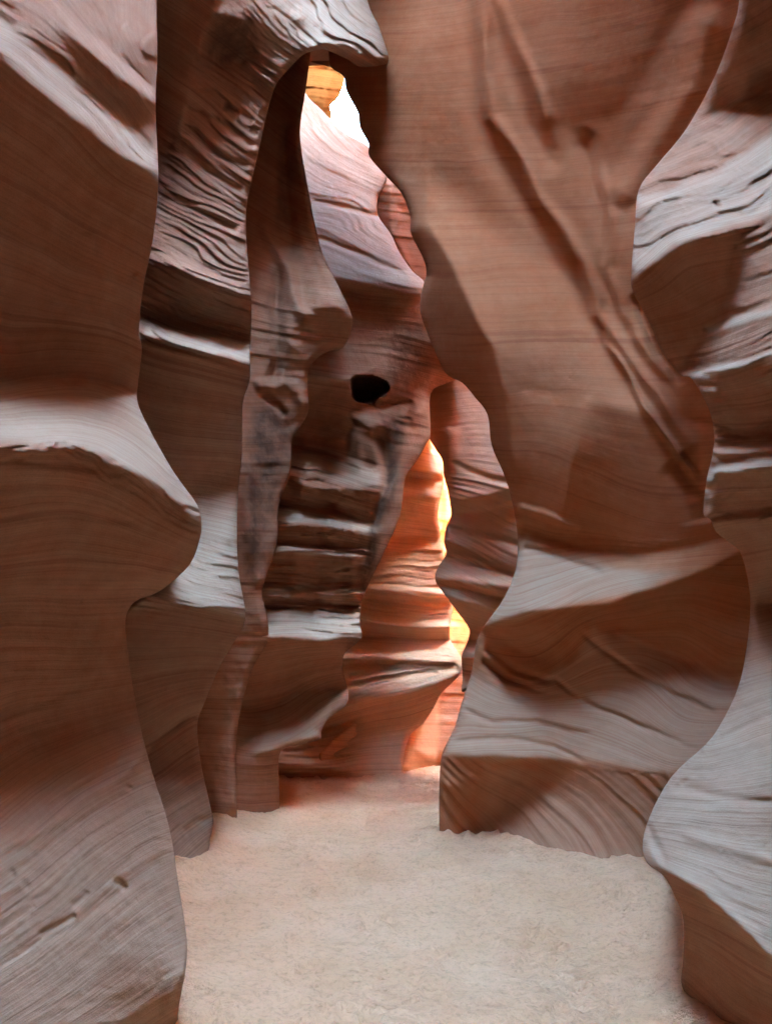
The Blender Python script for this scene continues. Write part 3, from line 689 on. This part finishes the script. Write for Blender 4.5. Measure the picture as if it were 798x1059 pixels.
# ------------------------------------------------------------------ right great wall
R_edge = [(322,-480),(328,-200),(336,0),(340,57),(343,70),(355,79),(358,94),(370,117),(372,132),(381,149),(382,162),(400,183),(415,200),(424,223),(425,242),(436,264),(441,281),(437,297),(434,321),(444,350),(456,378),(464,389),(478,396),(491,411),(504,429),(508,460),
  (519,486),(527,510),(534,546),(534,584),(521,618),(502,645),(493,662),(487,697),(477,727),(470,752),(457,780),(454,815),(454,866),(454,940)]
rock('leaning_cliff', 'great smooth brown cliff leaning in from the right with swirling strata at its foot', 'cliff',
  R_edge + [(960,1000),(960,-480)],
  [(454,864,'F'),(516,862,'F'),(548,876,'F'),(598,888,'F'),(669,896,'F'),(457,780,7.7),(480,720,7.5),(493,662,7.1),(534,560,7.3),(527,510,7.5),(504,429,7.7),(464,389,8.0),(436,310,8.2),(424,223,8.3),(381,149,8.2),(342,60,8.2),(336,-450,7.2),
   (560,500,6.9),(650,480,6.4),(740,500,6.0),(600,300,6.0),(500,200,6.5),(450,120,7.0),(600,60,5.0),(700,100,4.75),(860,300,4.7),(860,700,5.2),(860,-200,4.3),(600,-400,4.3),(450,-400,5.6),(600,700,6.6),(760,700,6.0),(640,640,6.4),(850,950,5.1),(765,560,5.8)],
  [S(-.42,40,[(300,-500),(980,-500),(980,640),(300,640)]),
   S(.1,50,[(430,180),(640,330),(720,500),(540,560),(520,470),(470,300)]),
   S(-.35,10,[(330,0),(441,0),(436,75),(437,178),(441,234),(468,276),(487,321),(509,360),(522,410),(532,500),(500,480),(430,360),(420,240),(340,100)],sx=-.6),
   S(-.75,10,[(420,240),(441,234),(468,276),(487,321),(509,360),(522,410),(532,500),(500,440),(464,389),(432,320)],sx=-1.4),
   S(-.9,50,[(560,-100),(800,-60),(760,30),(700,140),(660,200),(580,120)]),
   S(-.15,8,[(602,414),(740,440),(730,530),(700,560),(620,575),(582,545),(590,480)],sx=.35),
   S(.3,10,[(534,400),(602,414),(590,480),(582,530),(545,560),(534,520)],sx=-.15),
   S(.95,14,[(520,560),(545,548),(600,565),(660,578),(720,585),(700,596),(664,611),(630,624),(589,628),(543,633),(498,650)]),
   S(.6,14,[(660,575),(740,560),(765,560),(751,573),(710,596),(664,611)]),
   S(-.85,7,[(498,650),(543,635),(589,630),(630,626),(664,613),(710,598),(760,574),(800,560),(800,680),(774,706),(725,682),(640,650),(604,642),(562,680),(540,675),(505,658)]),
   S(-.2,16,[(640,650),(660,625),(800,590),(800,700),(774,712),(725,690)]),
   S(-.55,14,[(620,650),(720,655),(790,668),(790,700),(690,680)]),
   S(.2,9,[(480,660),(505,656),(540,676),(562,684),(585,700),(560,720),(480,700)]),
   S(.55,14,[(585,680),(604,641),(640,652),(725,692),(762,714),(790,760),(694,803),(600,790),(455,781),(465,745),(480,700),(540,712)]),
   S(-.5,10,[(450,783),(533,783),(573,787),(560,810),(530,822),(520,860),(450,875)]),
   S(-.15,14,[(450,783),(520,783),(500,800),(470,815),(455,812)]),
   S(.45,14,[(512,862),(530,815),(560,800),(620,860),(660,905),(600,940),(500,920)]),
   S(.1,20,[(573,787),(694,803),(720,930),(660,905),(620,860)]),
   RDG(9,8,[(496,-80),(500,75),(509,121),(540,166),(555,204),(585,242),(611,295),(619,325),(649,370),(680,410),(725,480)]),
   RDG(-9,15,[(480,-80),(492,90),(504,150),(530,190),(560,240),(592,290),(607,330),(640,385),(668,428)]),
   RDG(5,8,[(508,-80),(513,0),(532,38),(555,94),(568,136)]),RDG(-7,12,[(512,-60),(524,60),(548,130),(580,180)]),
   RDG(8,7,[(612,150),(630,227),(627,275),(641,321),(675,372),(703,398)]),RDG(-8,9,[(600,130),(622,215),(632,300),(655,355)]),
   RDG(-10,6,[(655,300),(666,330),(680,365),(706,400)]),
   RDG(9,4,[(623,350),(649,388),(668,425),(700,470),(727,500)]),
   RDG(-14,18,[(700,470),(730,515),(735,540)]),
   RDG(10,18,[(740,0),(715,90),(670,160),(635,215)]),RDG(-3,14,[(720,-20),(690,40),(660,90),(620,140)]),
   RDG(6,4,[(535,523),(560,532),(600,548)]),RDG(-6,4,[(540,567),(580,575),(625,592)]),
   RDG(-4,3,[(493,687),(524,704),(545,708),(573,704),(608,729),(636,741),(720,774)]),RDG(-4,3,[(598,652),(629,676),(664,701),(740,740)]),RDG(-3,3,[(475,732),(510,748),(556,746),(610,760)]),RDG(-3,3,[(462,767),(528,764),(573,771),(608,790)]),
   RDG(-6,3,[(500,672),(530,694),(570,705)]),RDG(-6,3,[(495,683),(520,702),(560,716)])],
  [(0,[(380,-60),(560,-120),(760,-200)]),(150,[(400,100),(560,90),(700,60)]),(300,[(440,260),(600,260),(760,240)]),(440,[(510,420),(620,420),(740,430)]),(530,[(530,523),(600,548),(700,562)]),(600,[(498,650),(589,632),(710,598)]),
   (650,[(490,675),(540,690),(602,652),(700,640)]),(700,[(480,690),(560,722),(640,700),(740,745)]),(760,[(458,760),(560,752),(694,800)]),
   (790,[(458,786),(542,786),(580,794),(694,808)])],
  cross=[([(440,781),(496,782),(542,781),(580,789),(615,795),(692,803),(780,812),(780,960),(440,960)],[(0,[(692,812),(720,850)]),(30,[(640,800),(690,846),(710,880)]),(60,[(577,792),(636,838),(668,880)]),(95,[(500,788),(563,816),(600,850),(622,890)]),(130,[(470,792),(530,830),(570,885)]),(165,[(456,805),(490,845),(515,880)]),(195,[(452,850),(470,880)])])],
 
  mat=M_RED, pale=[(.5,16,[(590,690),(612,648),(640,660),(725,692),(762,714),(790,760),(694,803),(560,784),(456,781),(470,740),(482,700),(545,712)]),(.55,14,[(515,575),(545,556),(640,590),(700,592),(660,611),(589,628),(498,648)]),(.28,20,[(500,790),(720,800),(740,960),(480,960),(500,830)])], parts=[('rock_foot', [(400,783),(458,783),(496,784),(542,783),(581,791),(615,797),(692,805),(780,814),(1000,830),(1000,1100),(400,1100)])], step=1.6, keep=240, edge=10, strata=(.022,10), rough=.014, back=2.0, inward=30, seed=51,
  strata_map=[(.25,50,[(300,-500),(980,-500),(980,500),(540,520),(440,300),(300,300)]),(.6,14,[(450,640),(760,590),(800,720),(700,930),(450,930)]),(2.6,6,[(450,783),(700,803),(700,930),(450,930)])],
  rough_map=[(.012,10,60,4,[(530,540),(700,560),(640,620),(500,640)])],
  stain_shade=[(.25,50,[(640,-40),(760,-40),(700,80),(650,140)])])  # shade of the overhanging top painted faintly dark

# ------------------------------------------------------------------ right foreground wall
F_edge = [(800,-700),(790,-300),(775,-80),(764,0),(759,23),(740,76),(710,132),(679,170),(660,196),(656,234),(652,289),(655,302),(665,322),(674,340),(684,364),(703,388),(715,392),(732,422),(738,448),(736,471),(730,497),(727,531),(734,537),(740,550),(755,562),(766,573),
  (774,607),(775,637),(770,679),(762,713),(745,748),(729,770),(694,803),(671,845),(664,875),(669,893),(686,906),(697,926),(706,951),(706,991),(704,1016),(712,1034),(724,1046),(740,1075),(745,1180)]
rock('undercut_cliff', 'right foreground cliff with bright ledges above and a pale bulge over a dark undercut', 'cliff',
  F_edge + [(1080,1180),(1080,-700)],
  [(724,1046,'F'),(706,1000,4.35),(706,951,4.5),(664,875,4.25),(700,800,4.2),(762,713,4.2),(774,620,4.45),(740,550,4.4),(736,471,4.35),(732,422,4.35),(703,388,4.3),(652,289,4.45),(658,200,4.5),(740,76,4.5),(775,-80,4.4),(795,-650,4.2),
   (798,1059,4.25),(760,1075,4.3),(798,930,3.1),(798,800,3.4),(798,640,3.9),(798,560,3.95),(798,366,3.45),(798,250,3.5),(798,100,3.8),(950,1059,2.6),(950,800,2.5),(950,500,2.7),(950,200,2.6),(950,-300,2.6),(1070,-600,2.2),(1070,900,2.0),(1070,400,2.1)],
  [S(-.3,30,[(600,-720),(1100,-720),(1100,80),(800,110),(720,160),(640,200)]),
   S(-1.1,16,[(768,-100),(1100,-100),(1100,50),(800,92),(775,108),(766,70)],sx=1.2),
   S(.45,8,[(640,200),(680,168),(730,120),(770,105),(1100,40),(1100,200),(798,220),(745,232),(700,242),(680,262),(652,292)]),
   S(1.5,5,[(655,195),(676,172),(720,152),(758,128),(768,112),(772,120),(755,140),(715,162),(680,178)]),
   S(1.5,5,[(658,205),(690,195),(735,178),(765,160),(800,138),(1100,40),(1100,60),(800,150),(770,172),(735,190),(690,206),(658,215)]),
   S(1.5,5,[(654,260),(700,238),(745,228),(775,222),(800,206),(1100,140),(1100,160),(800,217),(775,232),(740,238),(705,248),(680,264),(652,289)]),
   S(-.85,9,[(652,292),(682,266),(702,250),(742,240),(770,236),(760,270),(752,300),(740,335),(725,350),(705,388),(680,370)],sx=.5),
   S(.5,10,[(765,240),(1100,190),(1100,300),(798,316),(745,330),(755,290)]),
   S(1.3,5,[(728,340),(760,328),(800,312),(1100,240),(1100,256),(800,322),(765,336),(732,347)]),
   S(.5,8,[(722,350),(800,326),(1100,260),(1100,300),(798,358),(740,378),(702,388)]),
   S(1.5,5,[(700,386),(725,378),(770,370),(800,360),(1100,290),(1100,306),(798,368),(765,378),(730,386),(715,396)]),
   S(-.9,7,[(745,386),(798,372),(1100,310),(1100,420),(798,455),(765,448),(742,440),(738,410)],sx=.4),
   S(.6,6,[(712,392),(742,388),(748,410),(745,440),(770,450),(1100,430),(1100,470),(800,482),(738,484),(725,470)]),
   S(1.5,4,[(740,462),(800,458),(800,464),(740,469)]),S(-.6,3,[(740,469),(800,465),(800,471),(742,475)]),
   S(1.4,4,[(730,486),(744,482),(800,474),(1100,440),(1100,450),(800,481),(742,490),(738,530),(726,532)]),
   S(-.7,5,[(742,490),(800,483),(1100,460),(1100,520),(800,526),(735,536),(738,520)]),
   S(.6,5,[(735,534),(800,524),(800,531),(735,541)]),
   S(-.9,12,[(735,542),(800,535),(1100,520),(1100,610),(800,640),(778,632),(762,570)]),
   S(.1,8,[(740,545),(768,550),(782,600),(782,640),(770,640),(760,570)]),
   S(.75,30,[(778,628),(1100,600),(1100,1000),(840,1020),(770,960),(740,930),(650,885),(650,800),(770,690)]),
   S(1.0,16,[(755,700),(810,660),(1100,600),(1100,780),(800,800),(740,840),(690,850),(650,850),(700,780)]),
   S(-1.0,6,[(660,892),(686,900),(694,903),(724,922),(749,943),(774,968),(800,999),(900,1080),(900,1200),(650,1200)]),
   S(-.2,30,[(700,970),(760,1010),(800,1060),(800,1200),(700,1200)]),
   RDG(8,6,[(664,872),(678,892),(705,908),(740,932),(775,964),(805,1000)]),
   RDG(-6,4,[(668,850),(676,872),(690,896)]),RDG(-5,4,[(690,812),(750,825),(830,830)]),RDG(5,5,[(700,860),(760,880),(830,900)]),
   RDG(-8,2.5,[(677,146),(679,152)]),RDG(-6,2.5,[(682,138),(684,143)]),RDG(-7,3,[(738,208),(742,215)]),RDG(-5,2.5,[(704,812),(710,808)]),RDG(-4,4,[(735,770),(790,742),(850,735)])],
  [(0,[(760,-60),(900,-160)]),(110,[(700,110),(800,60),(900,0)]),(170,[(660,190),(735,160),(800,115)]),(200,[(658,212),(735,184),(800,144)]),(250,[(652,285),(700,244),(745,234),(800,212)]),(330,[(728,345),(800,318)]),(380,[(703,390),(800,364)]),
   (470,[(736,470),(800,465)]),(535,[(730,535),(800,528)]),(640,[(775,640),(860,620)]),(760,[(730,780),(800,760),(900,740)]),(850,[(668,850),(740,858),(830,870)]),(910,[(690,903),(750,930),(830,960)]),(1040,[(706,1000),(760,1050),(830,1080)])],
  M_NEAR, pale=[(.45,30,[(778,640),(1100,600),(1100,1090),(900,1080),(800,1000),(724,924),(660,890),(650,840),(760,720)]),(.45,8,[(655,205),(740,180),(830,120),(830,210),(745,236),(690,256),(652,290)]),(.6,6,[(700,388),(830,356),(830,366),(720,394)]),(.5,6,[(728,484),(830,472),(830,482),(742,490),(736,532),(727,532)]),(.5,5,[(728,341),(830,306),(830,316),(732,347)])], parts=[('undercut_base', [(640,884),(660,892),(686,903),(694,908),(724,926),(749,947),(774,972),(800,1003),(900,1084),(1150,1250),(640,1250)])], step=2.0, keep=280, edge=13, strata=(.035,10), rough=.03, back=2.0, inward=32, seed=61,
  rough_map=[(.06,10,44,6,[(652,200),(740,130),(830,80),(830,370),(700,390),(745,330),(755,250),(700,245),(652,290)]),(.08,6,18,5,[(725,380),(830,360),(830,540),(728,540)]),(.015,30,60,8,[(665,880),(740,760),(830,640),(830,990)])],
  stain_shade=[(.55,20,[(760,40),(1080,-100),(1080,-700),(770,-700)])])  # shade of the top corner painted dark

# ------------------------------------------------------------------ far chamber
G2_edge = [(440,330),(436,400),(441,440),(443,452),(451,466),(457,476),(459,494),(463,508),(465,522),(466,532),(461,545),(459,560),(461,573),(452,588),(450,600),(456,610),(472,632),(483,647),(485,656),(478,675),(477,682),(478,702),(477,716),(484,726),(486,860)]
rock('striped_pillar', 'pinkish striped pillar framed by the dark arch with an overhanging ledge at mid height', 'rock pillar',
  G2_edge + [(640,860),(640,330)],
  [(450,600,10.3),(461,560,10.7),(485,655,10.6),(477,715,10.6),(458,480,11.2),(441,430,11.8),(445,345,12.0),(530,500,9.9),(530,600,9.5),(500,400,10.7),(520,700,9.9),(630,500,9.4),(630,700,9.2),(486,850,10.6),(600,360,9.9),(600,850,9.5)],
  [S(.35,20,[(430,330),(650,330),(650,590),(430,590)]),
   S(.1,10,[(440,380),(470,380),(466,440),(459,490),(440,455)],sx=-.8),
   S(.7,7,[(463,440),(500,400),(525,420),(500,520),(464,520)],sx=.25),
   S(-.5,4,[(460,556),(500,570),(540,590),(540,598),(500,580),(462,566)]),
   S(-.6,5,[(465,520),(530,505),(540,512),(500,530),(468,532)]),
   S(1.2,6,[(450,586),(470,575),(540,600),(540,612),(480,598),(452,596)]),
   S(-.9,3,[(450,598),(475,600),(540,622),(540,626),(475,606),(450,603)]),
   S(.8,4,[(450,604),(475,607),(540,628),(540,640),(490,622),(455,612)]),
   S(-.8,6,[(452,615),(490,624),(540,645),(540,670),(480,668)]),
   S(1.2,5,[(476,662),(520,665),(520,680),(474,678)]),S(-.9,4,[(474,680),(520,682),(520,694),(474,694)]),S(.7,4,[(474,695),(520,697),(520,714),(474,712)]),
   RDG(6,10,[(466,440),(468,480),(472,520)]),RDG(-5,3,[(462,545),(500,552),(540,562)]),RDG(-4,3,[(462,478),(500,492),(530,500)])],
  [(0,[(440,380),(530,370)]),(70,[(445,460),(520,455)]),(130,[(462,500),(535,515)]),(190,[(460,560),(535,592)]),(230,[(452,600),(535,630)]),(300,[(475,680),(560,690)])],
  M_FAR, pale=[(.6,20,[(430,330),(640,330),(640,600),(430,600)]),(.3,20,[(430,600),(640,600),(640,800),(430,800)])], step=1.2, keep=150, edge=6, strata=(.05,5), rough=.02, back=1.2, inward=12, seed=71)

G1_edge = [(300,250),(420,330),(443,420),(444,452),(450,466),(457,480),(459,500),(456,514),(453,530),(455,548),(459,572),(464,600),(468,625),(466,641),(465,660),(474,676),(478,686),(475,698),(457,716),(448,732),(438,747),(426,758),(421,768),(416,790),(418,806),(418,850)]
rock('ledged_cliff', 'far cliff of stacked orange-pink ledges glowing at the end of the sand corridor', 'cliff',
  G1_edge + [(240,850),(240,250)],
  [(418,804,'F'),(350,807,'F'),(290,810,'F'),(457,716,11.6),(478,686,11.5),(466,641,12.0),(455,545,12.6),(458,490,12.9),(443,430,13.4),(380,690,11.6),(400,600,12.0),(420,500,12.5),(300,700,11.4),(260,500,11.6),(300,300,12.6),(340,760,11.4)],
  [S(.3,20,[(230,240),(480,240),(480,690),(230,690)]),
   S(.8,6,[(400,462),(445,450),(462,490),(455,502),(410,486)]),S(-.7,4,[(415,484),(458,490),(458,498),(412,490)]),
   S(.7,6,[(395,498),(450,500),(445,520),(400,512)]),
   S(-.35,8,[(395,514),(455,512),(455,556),(390,556)]),
   S(1.3,4,[(380,605),(420,606),(462,612),(462,617),(420,611),(380,610)]),S(-.4,4,[(375,612),(465,618),(465,628),(375,622)]),
   S(1.2,4,[(370,634),(420,638),(466,644),(466,648),(420,643),(370,639)]),S(-.45,6,[(360,640),(466,650),(464,664),(355,658)]),
   S(1.0,6,[(340,662),(400,660),(465,664),(476,676),(470,681),(340,682)]),
   S(-1.0,3,[(340,683),(470,683),(470,687),(340,687)]),
   S(.75,7,[(340,688),(478,686),(474,697),(430,712),(380,722),(330,738)]),
   S(-.6,7,[(330,740),(380,724),(430,713),(478,696),(440,750),(400,775),(340,760)]),
   S(-.2,12,[(360,750),(440,745),(420,815),(355,815)],sx=.5),
   S(1.0,8,[(280,760),(300,762),(370,745),(376,770),(365,800),(280,790)]),
   S(-.5,5,[(280,792),(365,797),(365,815),(280,815)]),
   S(.3,5,[(363,800),(378,770),(382,772),(366,806)],sx=1.2),
   RDG(-4,2.2,[(290,768),(330,764),(372,760)]),RDG(-4,2.2,[(290,778),(330,774),(370,771)]),RDG(-4,2.2,[(290,786),(330,784),(366,782)]),
   RDG(-5,2.5,[(355,712),(400,702),(450,692)]),RDG(-4,2.5,[(360,700),(400,692)])],
  [(0,[(300,250),(440,330)]),(100,[(395,440),(450,455)]),(150,[(400,500),(455,512)]),(250,[(375,608),(462,616)]),(290,[(370,638),(466,646)]),(330,[(340,684),(475,684)]),(370,[(335,738),(430,712),(474,697)]),(420,[(290,775),(370,765)]),(460,[(290,805),(418,803)])],
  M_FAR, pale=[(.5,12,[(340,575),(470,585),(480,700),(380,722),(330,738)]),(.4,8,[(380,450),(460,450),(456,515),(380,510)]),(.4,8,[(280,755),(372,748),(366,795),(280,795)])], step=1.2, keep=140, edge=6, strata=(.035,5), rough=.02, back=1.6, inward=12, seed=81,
  rough_map=[(.03,6,60,3,[(285,755),(372,748),(376,775),(362,800),(285,800)]),(.02,8,40,4,[(380,560),(460,560),(470,720),(340,730)])])

G3_edge = [(425,250),(560,250),(560,900),(330,900),(330,780),(395,720),(425,600)]
rock('sunlit_cliff', 'farthest cliff burning bright orange in the slit behind the striped pillar', 'cliff',
  G3_edge,
  [(450,799,12.2),(425,801,12.2),(440,740,13.0),(470,640,13.6),(458,540,14.4),(460,480,14.8),(500,700,13.0),(550,600,13.5),(550,300,15.0),(430,300,15.4),(340,850,12.0),(550,850,12.0)],
  [S(.15,20,[(300,230),(600,230),(600,900),(300,900)]),S(.1,10,[(452,230),(600,230),(600,900),(452,900)],sx=-1.6),S(.1,10,[(300,230),(447,230),(447,720),(300,720)],sx=1.2),
   S(.7,6,[(410,796),(480,796),(480,820),(410,820)]),S(-.4,8,[(425,770),(450,790),(480,780),(480,796),(425,796)]),
   RDG(10,7,[(455,500),(452,540),(455,580)]),RDG(-10,5,[(460,505),(461,540),(460,570)]),RDG(9,6,[(466,640),(464,670),(470,690)]),RDG(8,9,[(430,740),(424,770),(420,800)])],
  [(0,[(430,300),(550,300)]),(300,[(430,640),(550,650)]),(460,[(400,800),(520,805)])],
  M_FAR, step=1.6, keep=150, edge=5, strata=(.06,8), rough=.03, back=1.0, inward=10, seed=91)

# ------------------------------------------------------------------ small pieces in the upper gap
rock('slender_fin', 'small pinkish fin peeping out between the grey slab and the leaning cliff', 'rock fin',
  [(398,170),(420,175),(470,250),(480,330),(440,340),(436,300),(426,283),(410,262),(400,240),(390,225),(389,205)],
  [(392,210,11.5),(410,240,11.3),(435,280,11.3),(440,200,11.3),(460,300,11.2),(400,180,11.8)],
  [S(.1,10,[(380,160),(480,160),(480,340),(380,340)]),S(-.3,6,[(385,190),(405,195),(402,235),(415,262),(395,245),(386,225)],sx=-1.4),S(.5,8,[(412,215),(425,225),(425,280),(410,250)],sx=.9)],
  [(0,[(390,190),(470,200)]),(100,[(400,290),(470,300)])],
  M_MID, step=1.2, keep=120, edge=4, strata=(.05,7), rough=.03, back=1.0, inward=6, seed=101)

rock('sunlit_crag', 'small orange sunlit crag glimpsed under the arch beside the bright sky', 'rock crag',
  [(285,20),(345,20),(352,62),(356,82),(350,100),(344,106),(341,111),(343,119),(338,135),(338,170),(285,170)],
  [(320,60,14.5),(320,110,13.8),(350,90,14.2),(290,40,14.2),(290,150,13.2),(335,150,13.4),(340,30,15.0)],
  [S(-1.2,10,[(270,10),(360,10),(360,180),(270,180)],sx=-1.8),S(-.3,5,[(343,76),(358,84),(340,112),(332,122),(338,95)],sx=1.2),S(.3,5,[(322,70),(343,76),(332,100),(325,105)],sx=-.8)],
  [(0,[(290,20),(350,20)]),(100,[(290,140),(340,150)])],
  M_ORANGE, step=1.2, keep=120, edge=1.5, strata=(.12,6), rough=.10, back=1.0, inward=6, seed=111)


print('scene built in %.1f s' % (time.time() - T0))
